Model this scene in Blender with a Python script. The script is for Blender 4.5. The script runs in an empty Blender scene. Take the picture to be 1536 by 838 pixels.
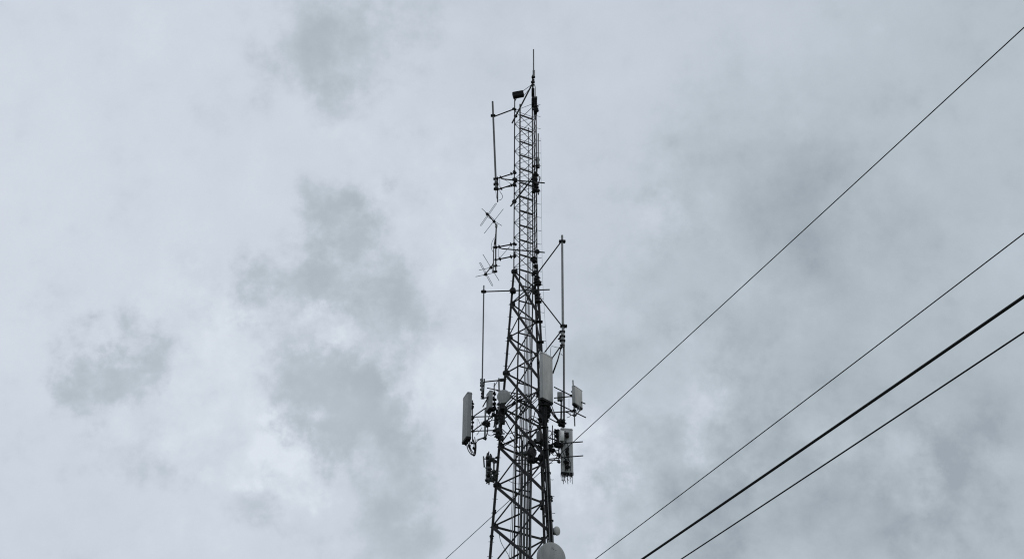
import bpy, math, random
from mathutils import Vector as V, Matrix
random.seed(7)
DEBUG = False
R = math.radians
scene = bpy.context.scene
COL = scene.collection

# ------------------------------------------------------------------ camera
F = 1994.0                      # focal length in pixels of a 1536 px wide picture
PITCH = math.atan(1205.0 / F)
CAM = V((0, 0, 1.6))
FW = V((0, math.cos(PITCH), math.sin(PITCH)))
ROLL = R(.34)
U0 = V((0, -math.sin(PITCH), math.cos(PITCH))); X0 = V((1, 0, 0))
RT = X0 * math.cos(ROLL) + U0 * math.sin(ROLL)
UP = U0 * math.cos(ROLL) - X0 * math.sin(ROLL)
cam = bpy.data.objects.new('camera', bpy.data.cameras.new('camera'))
cam.data.sensor_width = 36; cam.data.lens = 36 * F / 1536
cam.data.clip_end = 6000; cam.data.clip_start = .1
cam.matrix_world = Matrix(((RT.x, UP.x, -FW.x, CAM.x), (RT.y, UP.y, -FW.y, CAM.y), (RT.z, UP.z, -FW.z, CAM.z), (0, 0, 0, 1)))
COL.objects.link(cam); scene.camera = cam

def ray(u, v):
    return FW + RT * ((u - 768) / F) - UP * ((v - 419) / F)
def P(u, v, Y):                 # the point seen at u, v at the distance Y
    d = ray(u, v); return CAM + d * (Y / d.y)
def Pz(u, v, z):                # the point seen at u, v at the height z
    d = ray(u, v); return CAM + d * ((z - CAM.z) / d.z)
def proj(p):
    q = p - CAM; k = q.dot(FW)
    return 768 + F * q.dot(RT) / k, 419 - F * q.dot(UP) / k
def rad(w, p):                  # radius of a rod w pixels wide at p
    return w * (p - CAM).dot(FW) / F / 2

# ------------------------------------------------------------------ materials
def mat(name, c0, c1, rough=.6, metal=0.0, scale=8.0, streak=1.0, bump=0.0, spec=.25):
    m = bpy.data.materials.new(name); m.use_nodes = True
    n = m.node_tree.nodes; l = m.node_tree.links
    b = n['Principled BSDF']
    tc = n.new('ShaderNodeTexCoord'); mp = n.new('ShaderNodeMapping')
    mp.inputs['Scale'].default_value = (1, 1, streak)
    no = n.new('ShaderNodeTexNoise'); no.inputs['Scale'].default_value = scale
    no.inputs['Detail'].default_value = 6; no.inputs['Roughness'].default_value = .65
    cr = n.new('ShaderNodeValToRGB')
    cr.color_ramp.elements[0].position = .32; cr.color_ramp.elements[1].position = .68
    cr.color_ramp.elements[0].color = (*c0, 1); cr.color_ramp.elements[1].color = (*c1, 1)
    l.new(tc.outputs['Object'], mp.inputs[0]); l.new(mp.outputs[0], no.inputs['Vector'])
    l.new(no.outputs['Fac'], cr.inputs[0]); l.new(cr.outputs[0], b.inputs['Base Color'])
    b.inputs['Roughness'].default_value = rough; b.inputs['Metallic'].default_value = metal
    b.inputs['Specular IOR Level'].default_value = spec
    if bump:
        bp = n.new('ShaderNodeBump'); bp.inputs['Strength'].default_value = bump
        l.new(no.outputs['Fac'], bp.inputs['Height']); l.new(bp.outputs[0], b.inputs['Normal'])
    return m
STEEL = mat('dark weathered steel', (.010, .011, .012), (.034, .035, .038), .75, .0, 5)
STEEL2 = mat('grey galvanised steel', (.13, .14, .145), (.22, .23, .235), .6, .1, 9)
RADOME = mat('grey radome', (.28, .29, .292), (.42, .425, .422), .55, 0, 3.5, .3)
RADOME2 = mat('darker weathered radome', (.24, .25, .255), (.33, .335, .34), .6, 0, 4, .3)
PALE = mat('pale panel back', (.42, .43, .43), (.56, .565, .56), .55, 0, 6, .4)
LIGHT = mat('off white enclosure', (.60, .61, .61), (.70, .705, .70), .5, 0, 5, .5)
TUBE = mat('grey fibreglass', (.10, .105, .11), (.155, .16, .165), .55, 0, 6, .4)
TUBE2 = mat('pale fibreglass', (.20, .21, .215), (.29, .295, .30), .5, 0, 7, .5)
BLACK = mat('black rubber', (.008, .009, .010), (.014, .015, .017), .8, 0, 20)
DARKBOX = mat('dark grey casting', (.035, .037, .04), (.07, .073, .077), .6, 0, 14)
GREYCABLE = mat('grey cable jacket', (.11, .115, .12), (.20, .205, .21), .55, 0, 3, .05)
ROD = mat('thin aluminium rod', (.06, .063, .066), (.10, .105, .11), .5, .2, 12)
MARK = mat('faded print', (.06, .06, .065), (.10, .10, .105), .7, 0, 30)
CONC = mat('concrete', (.28, .27, .26), (.36, .35, .33), .9, 0, 4, 1, .2)
GRASS = mat('rough grass', (.025, .040, .018), (.065, .075, .035), .95, 0, .8, 1, .4)

# ------------------------------------------------------------------ mesh builder
class MB:
    def __init__(s): s.v = []; s.f = []
    def ring(s, c, x, y, r, n):
        i = len(s.v)
        for k in range(n):
            a = 2 * math.pi * k / n
            s.v.append(c + x * (r * math.cos(a)) + y * (r * math.sin(a)))
        return list(range(i, i + n))
    def path(s, pts, r, n=8, r1=None, cap=True):
        pts = [V(p) for p in pts]; m = len(pts); prev = None; x = None
        for i, p in enumerate(pts):
            t = (pts[min(i + 1, m - 1)] - pts[max(i - 1, 0)]).normalized()
            if x is None:
                x = t.orthogonal().normalized()
            x = (x - t * x.dot(t)).normalized(); y = t.cross(x)
            rr = r if r1 is None else r + (r1 - r) * i / (m - 1)
            g = s.ring(p, x, y, rr, n)
            if prev:
                for k in range(n): s.f.append((prev[k], prev[(k + 1) % n], g[(k + 1) % n], g[k]))
            elif cap: s.f.append(tuple(reversed(g)))
            prev = g
        if cap: s.f.append(tuple(prev))
        return s
    def lathe(s, base, axis, prof, n=20):       # prof: (distance along axis, radius)
        axis = V(axis).normalized(); x = axis.orthogonal().normalized(); y = axis.cross(x); prev = None
        for i, (h, r) in enumerate(prof):
            g = s.ring(V(base) + axis * h, x, y, max(r, 1e-4), n)
            if prev:
                for k in range(n): s.f.append((prev[k], prev[(k + 1) % n], g[(k + 1) % n], g[k]))
            else: s.f.append(tuple(reversed(g)))
            prev = g
        s.f.append(tuple(prev)); return s
    def box(s, c, x, y, z, bev=.12):            # x, y, z half extents as vectors; bevelled long edges
        c = V(c); x = V(x); y = V(y); z = V(z)
        b = bev * min(x.length, y.length); bx = x * (1 - b / x.length); by = y * (1 - b / y.length)
        bz = z * max(.5, 1 - b / z.length)
        prof = [x + by, bx + y, -bx + y, -x + by, -x - by, -bx - y, bx - y, x - by]
        k = 1 - b / max(x.length, y.length)
        lay = []
        for zz, sc in ((-z, k), (-bz, 1), (bz, 1), (z, k)):
            i = len(s.v)
            for q in prof: s.v.append(c + q * sc + zz)
            lay.append(list(range(i, i + 8)))
        for a, d in zip(lay, lay[1:]):
            for j in range(8): s.f.append((a[j], a[(j + 1) % 8], d[(j + 1) % 8], d[j]))
        s.f.append(tuple(reversed(lay[0]))); s.f.append(tuple(lay[-1])); return s
    def prism(s, prof, h, k=.96):               # prof: list of points (ccw from above) at base; extruded by vector h, softened ends
        c = sum(prof, V((0, 0, 0))) / len(prof); lay = []; n = len(prof)
        for t, sc in ((0, k), (.012, 1), (.988, 1), (1, k)):
            i = len(s.v)
            for q in prof: s.v.append(c + (q - c) * sc + h * t)
            lay.append(list(range(i, i + n)))
        for a, d in zip(lay, lay[1:]):
            for j in range(n): s.f.append((a[j], a[(j + 1) % n], d[(j + 1) % n], d[j]))
        s.f.append(tuple(reversed(lay[0]))); s.f.append(tuple(lay[-1])); return s
    def build(s, name, m, parent=None, **props):
        me = bpy.data.meshes.new(name)
        o = V((0, 0, 0)); q = parent
        while q is not None: o += q.location; q = q.parent
        me.from_pydata([tuple(v - o) for v in s.v], [], s.f)
        me.polygons.foreach_set('use_smooth', [True] * len(me.polygons))
        me.materials.append(m); me.update()
        me.set_sharp_from_angle(angle=R(38))
        ob = bpy.data.objects.new(name, me); COL.objects.link(ob)
        if parent is not None: ob.parent = parent
        for k, w in props.items(): ob[k] = w
        return ob

def thing(name, label, cat, loc, group=None):
    o = bpy.data.objects.new(name, None); o.empty_display_size = .2
    COL.objects.link(o); o.location = V(loc); o['label'] = label; o['category'] = cat
    if group: o['group'] = group
    return o
def tag(o, label, cat, group=None):
    o['label'] = label; o['category'] = cat
    if group: o['group'] = group
    return o
def lerp(a, b, t): return a + (b - a) * t
def rod(name, m, parent, pts, w, n=8, w1=None, **k):
    """a straight or bent rod through the points, w pixels wide"""
    pts = [V(p) for p in pts]
    return MB().path(pts, rad(w, pts[0]), n, None if w1 is None else rad(w1, pts[-1])).build(name, m, parent, **k)
def curve(pts, n=6):            # Catmull-Rom
    pts = [V(p) for p in pts]; out = []
    for i in range(len(pts) - 1):
        p0 = pts[max(i - 1, 0)]; p1 = pts[i]; p2 = pts[i + 1]; p3 = pts[min(i + 2, len(pts) - 1)]
        for k in range(n):
            t = k / n
            out.append(.5 * ((2 * p1) + (p2 - p0) * t + (2 * p0 - 5 * p1 + 4 * p2 - p3) * t * t + (3 * p1 - p0 - 3 * p2 + p3) * t ** 3))
    out.append(pts[-1]); return out
def cable(parent, pts, w=1.0, m=BLACK, n=6, name='cable', seg=5):
    c = curve(pts, seg); return MB().path(c, rad(w, c[0]), n).build(name, m, parent)
def clamp(parent, p, axis, r, h, m=STEEL, name='clamp', bolts=True):
    b = MB(); axis = V(axis).normalized(); p = V(p)
    b.lathe(p - axis * h / 2, axis, [(0, r * .8), (0, r), (h, r), (h, r * .8)], 12)
    if bolts:
        x = axis.cross(V((0, 1, .01))).normalized()
        for sg in (-1, 1):
            q = p + x * (sg * r * 1.05)
            b.path([q + V((0, -r * 1.3, 0)), q + V((0, r * 1.3, 0))], r * .22, 6)
            b.box(q, x * r * .35, axis * h * .35, V((0, r * .5, 0)))
    return b.build(name, m, parent)

# ------------------------------------------------------------------ the tower
CY = 52.0
EPS = R(-3.8)                   # turns the triangle a little
def z_at(v, Y=CY): return P(768, v, Y).z
Z_MB = z_at(407)                # foot of the slim top mast
Z_BOT = z_at(838)
CX = P(792.8, 407, CY).x
S_MAST = 1.17
S_BOT = 2.76
def side(z):
    return S_MAST if z >= Z_MB else S_MAST + (S_BOT - S_MAST) * (Z_MB - z) / (Z_MB - Z_BOT)
def leg(k, z):
    s = side(z)
    x, y = {'L': (-.577 * s, 0), 'R': (.289 * s, .5 * s), 'F': (.289 * s, -.5 * s)}[k]
    return V((CX + x * math.cos(EPS) - y * math.sin(EPS) * .0 + y * math.sin(-EPS) * -1, CY + y + x * math.sin(EPS), z))
def on_leg(k, v):
    a, b = 0.0, 60.0
    for _ in range(50):
        m = (a + b) / 2
        if proj(leg(k, m))[1] > v: a = m
        else: b = m
    return leg(k, (a + b) / 2)

tower = thing('lattice_tower', 'tall dark steel three-legged lattice tower with slim mast on top', 'tower', (CX, CY, 0))
Z_TOP = {'L': on_leg('L', 148).z, 'R': on_leg('R', 133).z, 'F': on_leg('F', 150).z}
LEG = {}
for k in 'LRF':
    b = MB(); zs = [0.15, Z_MB]
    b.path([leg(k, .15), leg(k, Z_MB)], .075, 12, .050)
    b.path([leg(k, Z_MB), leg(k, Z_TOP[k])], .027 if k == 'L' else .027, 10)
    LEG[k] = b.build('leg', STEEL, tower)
    MB().lathe(leg(k, -.4), (0, 0, 1), [(0, .8), (.5, .8), (.55, .75)], 24).build('footing', CONC, tower)

vL = [407, 455, 505, 559, 612, 668, 727, 788]
vR = [431, 483, 532, 585, 640, 696, 753, 808]
nL = [on_leg('L', v).z for v in vL]; nR = [on_leg('R', v).z for v in vR]; nF = [on_leg('F', v - 12).z for v in vR]
st = nL[-2] - nL[-1]
for lst in (nL, nR, nF):
    z = lst[-1]
    while z - st * 1.04 > .6:
        z -= st * 1.04; lst.append(z)
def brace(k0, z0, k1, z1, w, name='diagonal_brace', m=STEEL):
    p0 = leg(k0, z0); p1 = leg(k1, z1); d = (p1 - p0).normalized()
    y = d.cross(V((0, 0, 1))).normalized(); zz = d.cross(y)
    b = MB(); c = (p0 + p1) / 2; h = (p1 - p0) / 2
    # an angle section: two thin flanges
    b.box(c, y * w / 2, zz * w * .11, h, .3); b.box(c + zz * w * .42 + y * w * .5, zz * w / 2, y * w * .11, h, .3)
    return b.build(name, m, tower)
N = len(nL)
for i in range(N):
    t = (Z_MB - nL[i]) / Z_MB
    if i < len(nR): brace('L', nL[i], 'R', nR[i], .080 + .060 * t)                      # far face, falling
    if 0 < i and i - 1 < len(nR): brace('L', nL[i], 'R', nR[i - 1], .058 + .042 * t)       # far face, rising
    if i + 1 < len(nF): brace('L', nL[i], 'F', nF[i + 1], .092 + .066 * t)                 # near face, falling
    if i >= 1: brace('L', nL[i], 'F', nF[max(i - 2, 0)], .056 + .040 * t)                 # near face, rising
    if i < min(len(nR), len(nF)):
        brace('R', nR[i], 'F', nF[i], .05)
        if i + 1 < len(nF): brace('R', nR[i], 'F', nF[i + 1], .05)
# gussets and flanges
def gusset(k, z, r, to):
    p = leg(k, z); d = (leg(to, z) - p).normalized(); b = MB()
    q = d.cross(V((0, 0, 1))).normalized()
    prof = [V((0, -r * 1.15)), V((r * 1.7, -r * .62)), V((r * 1.9, 0)), V((r * 1.7, r * .62)), V((0, r * 1.15))]
    pts = [p + d * (a.x - r * .2) + V((0, 0, a.y)) - q * .008 for a in prof]
    b.prism(pts, q * .016, 1.0)
    return b.build('gusset_plate', STEEL, LEG[k])
for i, z in enumerate(nL):
    gusset('L', z, .12 + .045 * min(i, 7) / 7, 'R'); gusset('L', z, .12, 'F')
    if i in (0, 3, 6, 9):
        p = leg('L', z)
        MB().lathe(p - V((0, 0, .09)), (0, 0, 1), [(0, .07), (.01, .115), (.05, .128), (.075, .118), (.08, .118), (.11, .128), (.15, .115), (.16, .07)], 16).build('splice_flange', STEEL, LEG['L'])
for k, lst in (('R', nR), ('F', nF)):
    for i, z in enumerate(lst):
        gusset(k, z, .11, 'L')
        if i in (0, 3, 6, 9):
            MB().lathe(leg(k, z - .3), (0, 0, 1), [(0, .07), (0, .14), (.045, .14), (.05, .085), (.11, .085), (.115, .14), (.16, .14), (.16, .07)], 16).build('splice_flange', STEEL, LEG[k])
# mast bracing
bay = .83; nm = int((Z_TOP['L'] - Z_MB) / bay)
for i in range(nm + 1):
    z = Z_MB + .22 + bay * i
    def mb_(k0, z0, k1, z1, r=.0105):
        if z1 > Z_TOP[k1] or z0 > Z_TOP[k0] or min(z0, z1) < Z_MB: return
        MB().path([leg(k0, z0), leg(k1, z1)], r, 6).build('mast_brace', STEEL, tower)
    mb_('L', z, 'R', z, .013); mb_('L', z, 'F', z, .012)
    mb_('L', z, 'R', z - bay * .95, .0155)
    mb_('L', z, 'F', z + bay * .92, .0155)
    mb_('R', z, 'F', z + bay / 2, .012); mb_('F', z + bay / 2, 'R', z + bay, .012)
# cable ladder inside the far face
def ladc(z):
    a = leg('L', z); b = leg('R', z); f = leg('F', z); c = a * .46 + b * .54
    return c + (f - c).normalized() * .10
LD = V((math.cos(R(29)), math.sin(R(29)), 0)); LN = V((LD.y, -LD.x, 0))
LW = .352
ztl = on_leg('L', 156).z
lad = MB()
zz = [.3 + (ztl - .3) * i / 12 for i in range(13)]
zz = sorted(zz + [Z_MB])
lad.path([ladc(z) - LD * LW for z in zz], .034, 8)
ladder = lad.build('cable_ladder', STEEL, tower)
MB().path([ladc(z) + LD * LW for z in zz if z < on_leg('R', 163).z], .030, 8).build('rail', STEEL, ladder)
z = 1.0
while z < ztl - .3:
    c = ladc(z)
    big = z > Z_MB
    MB().box(c, LD * LW, V((0, 0, .036 if big else .027)), LN * .02, .2).build('rung', STEEL, ladder); z += .815
# feeder cables on the ladder: (offset along the rung, top row in the picture, thickness, material)
for off, vt, r, m in ((.10, 188, .017, BLACK), (.03, 296, .020, GREYCABLE), (.17, 318, .017, GREYCABLE), (-.05, 410, .022, GREYCABLE),
                      (.24, 470, .020, GREYCABLE), (-.22, 590, .022, BLACK), (-.14, 600, .026, GREYCABLE), (.30, 606, .020, BLACK),
                      (.36, 660, .036, GREYCABLE), (-.09, 655, .018, BLACK), (.06, 670, .024, GREYCABLE), (.21, 672, .016, BLACK)):
    zt = on_leg('L', vt).z
    zs = sorted([z for z in [1 + k * 1.63 for k in range(30)] if z < zt] + [zt])
    pts = [ladc(z) + LD * (off + .008 * math.sin(z * 1.7 + off * 30)) + LN * (.05 + r) for z in zs]
    MB().path(pts, r, 8).build('feeder_cable', m, tower)
# two conduits hanging free left of the ladder
for u0, v0, u1, v1, w in ((775, 575, 767.5, 836, 1.3), (774, 600, 764.5, 836, .7)):
    MB().path([P(u0, v0, CY - .1), P(u1, v1, CY - .1), P(u1 - 3, 960, CY - .1)], rad(w, P(u0, v0, CY)), 6).build('feeder_cable', GREYCABLE, tower)
cable(tower, [P(748.5, 799, 52), P(751, 811, 52), P(757, 823, 52), P(763, 833, 52), P(766, 852, 52)], .9, STEEL, name='feeder_cable')
cable(tower, [P(760.5, 719, 52), P(768, 723, 52), P(778, 725, 52), P(789, 723, 52)], .8, STEEL, name='feeder_cable')
# climbing pegs, leg clips and the safety line
z = Z_TOP['F'] - .25; n = 0
while z > on_leg('F', 850).z:
    p = leg('F', z)
    d = V((1, .35, .02)).normalized() if n % 2 == 0 else V((-.9, .6, 0)).normalized()
    L = .20 if n % 2 == 0 else .17
    if n % 2 == 0 or z < Z_MB:
        MB().path([p, p + d * L, p + d * (L + .02) + V((0, 0, .025))], .0105, 6).build('step_peg', STEEL, LEG['F'])
    z -= .37; n += 1
z = Z_MB - .5; n = 0
while z > on_leg('L', 850).z:
    p = leg('L', z)
    MB().path([p - V((.115, .02, 0)), p + V((.115, .02, 0))], .011, 6).build('step_peg', STEEL, LEG['L'])
    z -= .62; n += 1
pts = []
for v in (205, 300, 407, 480, 565):
    pts.append(on_leg('F', v) + V((.225, .08, 0)))
MB().path(pts, .0055, 6).build('safety_line', ROD, tower)
# feeder bundle and clamps running up the near right leg
for off, vt in ((V((-.06, -.05, 0)), 535), (V((.055, -.06, 0)), 600), (V((-.10, .02, 0)), 560), (V((-.12, -.07, 0)), 600), (V((-.015, -.10, 0)), 640), (V((-.17, -.02, 0)), 690)):
    zt = on_leg('F', vt).z
    zs = sorted([z for z in [1 + k * 1.2 for k in range(40)] if z < zt] + [zt])
    pts = [leg('F', z) + off * (1.0 if z < Z_MB else .72) + V((.012 * math.sin(z * 3 + vt), 0, 0)) for z in zs]
    MB().path(pts, .024, 8).build('feeder_cable', BLACK, tower)
for off, vt, r in ((V((.05, -.1, 0)), 640, .020), (V((-.07, -.13, 0)), 690, .018)):
    zt = on_leg('F', vt).z
    zs = sorted([z for z in [1 + k * 1.2 for k in range(40)] if z < zt] + [zt])
    MB().path([leg('F', z) + off for z in zs], r, 8).build('feeder_cable', GREYCABLE, tower)
z = Z_MB - 1.0
while z > on_leg('F', 850).z:
    p = leg('F', z) + V((-.03, -.03, 0))
    MB().box(p, V((.15, 0, 0)), V((0, .12, 0)), V((0, 0, .022)), .3).build('cable_clip', STEEL, LEG['F']); z -= 1.05

# secondary members and jumpers at the level of the panels
def sec(u0, v0, u1, v1, dy=0, w=1.9):
    MB().path([P(u0, v0, CY + dy), P(u1, v1, CY + dy + .3)], rad(w, P(u0, v0, CY)), 8).build('secondary_brace', STEEL, tower)
for q_ in ((764, 594, 793, 610.5, .2, 1.8), (757, 606, 774, 589, 0, 1.7), (760, 607.5, 777, 590, .1, 1.7), (762, 612.5, 789, 594.5, .2, 2.2), (778, 622.5, 795.5, 592, .3, 1.8), (780, 623, 797.5, 606, .3, 2.0),
           (758, 630, 773, 657.5, 0, 1.6), (796, 627, 813, 637.5, -.2, 2.6), (798, 603, 809, 593, -.1, 1.3), (799.5, 605, 811, 594.5, -.1, 1.2), (765, 655, 779, 672, .2, 1.5), (757, 668, 771, 660, .1, 1.4),
           (771, 671, 791, 667, .3, 1.9), (772, 690, 795, 689, .3, 1.6), (772, 693, 796, 697, .3, 1.4), (782, 650, 811, 643, .1, 1.5), (779, 640, 795, 646, .3, 1.2)):
    sec(*q_)
for i, pts in enumerate(([(749, 655), (757, 664), (767, 668), (776, 676), (778, 700)], [(752, 642), (762, 650), (774, 648), (782, 660), (783, 690)], [(815, 640), (805, 648), (796, 655), (790, 672), (789, 700)],
        [(811, 625), (803, 632), (797, 645), (793, 670), (792, 700)], [(765, 618), (772, 627), (776, 640), (776, 665)], [(812, 600), (804, 612), (800, 628), (795, 640)], [(757, 600), (768, 593), (780, 596), (793, 590), (806, 596)],
        [(809, 655), (801, 660), (794, 672), (787, 690)], [(783, 600), (790, 606), (797, 612), (803, 610)], [(790, 630), (798, 624), (806, 627), (811, 632)], [(771, 603), (777, 597), (782, 603), (779, 612), (785, 618)])):
    cable(tower, [P(u, v, CY - .05 + .06 * (i % 3)) for u, v in pts], 1.0 + .25 * (i % 3), BLACK, name='jumper_cable')
# dark knots where things are bolted on
def knot(parent, p, r, n=5, m=STEEL, seed=0, name='clamp'):
    rnd = random.Random(seed); b = MB()
    for i in range(n):
        q = V(p) + V((rnd.uniform(-r, r), rnd.uniform(-r, r), rnd.uniform(-r, r))) * .55
        ax = V((rnd.uniform(-1, 1), rnd.uniform(-1, 1), rnd.uniform(-1, 1))).normalized(); y = ax.orthogonal().normalized(); z = ax.cross(y)
        b.box(q, ax * r * rnd.uniform(.35, .7), y * r * rnd.uniform(.2, .45), z * r * rnd.uniform(.25, .5), .2)
    q = V(p)
    b.path([q - V((r * 1.1, .02, 0)), q + V((r * 1.1, .02, r * .2))], r * .14, 6)
    b.path([q - V((r * .9, .02, r * .6)), q + V((r * .9, .02, -r * .5))], r * .12, 6)
    return b.build(name, m, parent)

YL = CY; YF = CY - .58
# ------------------------------------------------------------------ things on the mast
# top whip
t = thing('whip_antenna', 'thin dark vertical whip at the very top of the tower', 'antenna', P(799.5, 135, YF + .3), 'whip and tube antennas on the tower')
Yw = YF + .3
rod('whip', TUBE, t, [P(800.4, 112, Yw), P(800.3, 74.5, Yw)], 1.9, 10)
MB().path([P(800.6, 106, Yw), P(800.6, 115.5, Yw)], rad(3.6, P(800, 110, Yw)), 12).build('ferrule', STEEL2, t)
rod('mounting_pipe', STEEL, t, [P(799.2, 113, Yw + .1), P(799.4, 165, Yw + .1)], 2.6, 10)
for v, w in ((116, 4.0), (120, 2.6), (123.3, 4.2), (127.5, 3.0)):
    clamp(t, P(800 if v < 122 else 799.3, v, Yw), (0, 0, 1), rad(w, P(800, v, Yw)), .07)
cable(t, [P(801, 126, Yw), P(802.8, 131, Yw), P(803, 142, Yw), P(802.5, 152, Yw)], 1.2, GREYCABLE)
# davit pipe across the top
t = thing('davit_pipe', 'dark slanting pipe across the mast just below the top whip', 'pipe', P(768.2, 184.5, YF + .2), 'slanting and level pipes clamped across the tower')
rod('pipe', STEEL, t, [P(798.5, 126, YF + .25), P(768.2, 184.7, YF + .15)], 2.3, 10)
clamp(t, P(773.5, 174.3, YF + .2), P(798.5, 126, YF) - P(768, 184, YF), .06, .12)
rod('stay', STEEL, t, [P(798, 127, YF + .2), P(784.5, 136.6, YF + .4)], .9, 6)
rod('stay', STEEL, t, [P(798, 128.5, YF + .3), P(786, 143.5, YF + .5)], .7, 6)
# dark tilted flat box
t = thing('flat_box', 'small black flat box tilted on the left mast leg near the top', 'box', P(772.5, 147, YL - .1))
a = P(768.2, 140.2, YL - .1); b_ = P(784.4, 137.2, YL - .1); c_ = P(770, 147, YL - .1)
ax = (b_ - a) / 2; az = (c_ - a) / 2; ce = a + ax + az; ay = ax.cross(az).normalized() * .11
MB().box(ce, ax, ay, az, .15).build('housing', BLACK, t)
MB().box(ce - ay * 1.02, ax * .9, ay * .06, az * .86, .1).build('face_plate', BLACK, t)
rod('bracket', STEEL, t, [ce, P(772.3, 152, YL)], 1.4, 8)
# radio boxes near top right
def radio(name, label, u0, v0, u1, v1, Y, m=DARKBOX, th=.14, group='small radio boxes bolted to the tower', ribs=True, yaw=0, cat='radio box'):
    c = P((u0 + u1) / 2, (v0 + v1) / 2, Y); t = thing(name, label, cat, c - V((0, 0, .2)), group)
    s = (c - CAM).length
    hx = rad(u1 - u0, c); hz = abs(P(u0, v0, Y).z - P(u0, v1, Y).z) / 2
    X = V((math.cos(yaw), math.sin(yaw), 0)); Yv = V((-X.y, X.x, 0))
    MB().box(c, X * hx, Yv * th, V((0, 0, hz)), .12).build('housing', m, t)
    if ribs:
        b = MB(); k = 5
        for i in range(k):
            b.box(c - Yv * (th + .012) + X * hx * (-.75 + 1.5 * i / (k - 1)), X * hx * .05, Yv * .02, V((0, 0, hz * .85)), .1)
        b.build('cooling_fins', m, t)
    MB().box(c + Yv * (th + .03), X * hx * .45, Yv * .04, V((0, 0, hz * .6)), .1).build('bracket', STEEL, t)
    b = MB()
    for i in (-.5, .1, .6):
        b.lathe(c + X * hx * i - V((0, 0, hz + .05)), (0, 0, 1), [(0, .012), (0, .018), (.06, .018)], 8)
    b.build('connector', BLACK, t)
    return t, c, hx, hz
radio('radio_box', 'small black box on the right of the mast, first below the top whip', 797.2, 135, 801.2, 143, YF, BLACK)
radio('radio_box', 'taller black box on the right mast leg level with the tilted flat box', 797.2, 149.2, 801.6, 158.5, YF, BLACK)
t, c, hx, hz = radio('radio_box', 'narrow black box with pale cap on the right edge of the upper mast', 801.5, 148.8, 805.6, 170, YF - .1, BLACK)
MB().box(P(803.6, 147.2, YF - .1), V((.075, 0, 0)), V((0, .1, 0)), V((0, 0, .055)), .2).build('cap', TUBE2, t)
knot(t, P(804, 166, YF - .2), .14, 7, BLACK, 3, 'cable_knot'); knot(t, P(804, 160, YF - .2), .12, 6, BLACK, 4, 'cable_knot')
cable(t, [P(804, 170, YF), P(803, 176, YF), P(804.5, 184, YF), P(803.5, 196, YF)], 1.2)
# upper left tube antenna with arm and standoff
t = thing('tube_antenna', 'long grey tube antenna held out left of the mast top on two arms', 'antenna', P(745, 303, YL - .1), 'whip and tube antennas on the tower')
Ya = YL - .1
rod('tube', TUBE, t, [P(744.3, 285, Ya), P(738.9, 152.5, Ya)], 3.2, 12, 2.9)
rod('arm', STEEL, t, [P(739.6, 174.5, Ya), P(742, 174.6, Ya), P(771.6, 163.6, YL)], 2.0, 10)
clamp(t, P(739.6, 173.6, Ya), (0, 0, 1), .085, .10)
knot(t, P(771.3, 163.5, YL), .10, 6, STEEL, 5)
for v, w, m, h in ((268.5, 5.4, STEEL, .07), (272, 4.4, STEEL2, .14), (276.5, 5.6, STEEL, .07), (280, 4.4, STEEL2, .14), (283.5, 5.6, STEEL, .07)):
    clamp(t, P(743.7 + (v - 268) * .04, v, Ya), (0, 0, 1), rad(w, P(743, v, Ya)), h, m, bolts=m is STEEL)
rod('mounting_pipe', STEEL, t, [P(746.3, 265.5, Ya + .05), P(746.4, 303, Ya + .05)], 1.8, 10)
rod('standoff_arm', STEEL, t, [P(746, 267.6, Ya), P(772, 259.5, YL)], 1.9, 10)
rod('standoff_arm', STEEL, t, [P(746, 284.6, Ya), P(772, 276.0, YL)], 1.9, 10)
rod('standoff_arm', STEEL, t, [P(757, 281, Ya - .1), P(772, 279, YL)], 1.2, 8)
for u, v in ((751, 266), (767, 260.5), (752, 283), (767, 277.5)):
    clamp(t, P(u, v, Ya), P(772, 259, YL) - P(746, 267, Ya), .055, .06)
rod('strut', STEEL, t, [P(749.6, 266, Ya), P(749.8, 282, Ya)], .7, 6)
rod('strut', STEEL, t, [P(758, 270, Ya), P(768, 277, Ya)], .5, 6)
rod('pigtail', TUBE2, t, [P(743.6, 286, Ya), P(744.8, 296, Ya), P(746, 300, Ya)], .9, 6)
cable(t, [P(750, 283.5, Ya), P(750, 287.5, Ya), P(752.5, 291, Ya), P(753.8, 295, Ya), P(752, 299, Ya), P(747.5, 300.6, Ya)], .8, ROD)
for u, v, r in ((771.6, 258.6, .10), (772, 269.6, .12), (772, 276.6, .11)): knot(t, P(u, v, YL), r, 6, STEEL, int(v))
# level boom at that standoff
t = thing('cross_pipe', 'level dark pipe through the upper mast at the long left tube antenna', 'pipe', P(817, 274.6, YF), 'slanting and level pipes clamped across the tower')
rod('pipe', STEEL, t, [P(750.8, 264.6, YF), P(753, 267.8, YF), P(756, 268.8, YF), P(817.2, 274.6, YF)], 2.0, 10)
clamp(t, P(803, 273.2, YF), (1, 0, 0), .07, .2); clamp(t, P(772.5, 270.4, YF), (1, 0, 0), .07, .14)
t = thing('slanting_pipe', 'dark slanting pipe across the mast above the upper small crossed antenna', 'pipe', P(766, 309, YF), 'slanting and level pipes clamped across the tower')
rod('pipe', STEEL, t, [P(801.5, 264, YF + .1), P(766, 309.3, YF - .05)], 2.4, 10)
clamp(t, P(771.5, 302.4, YF), P(801, 264, YF) - P(766, 309, YF), .07, .18)
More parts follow.
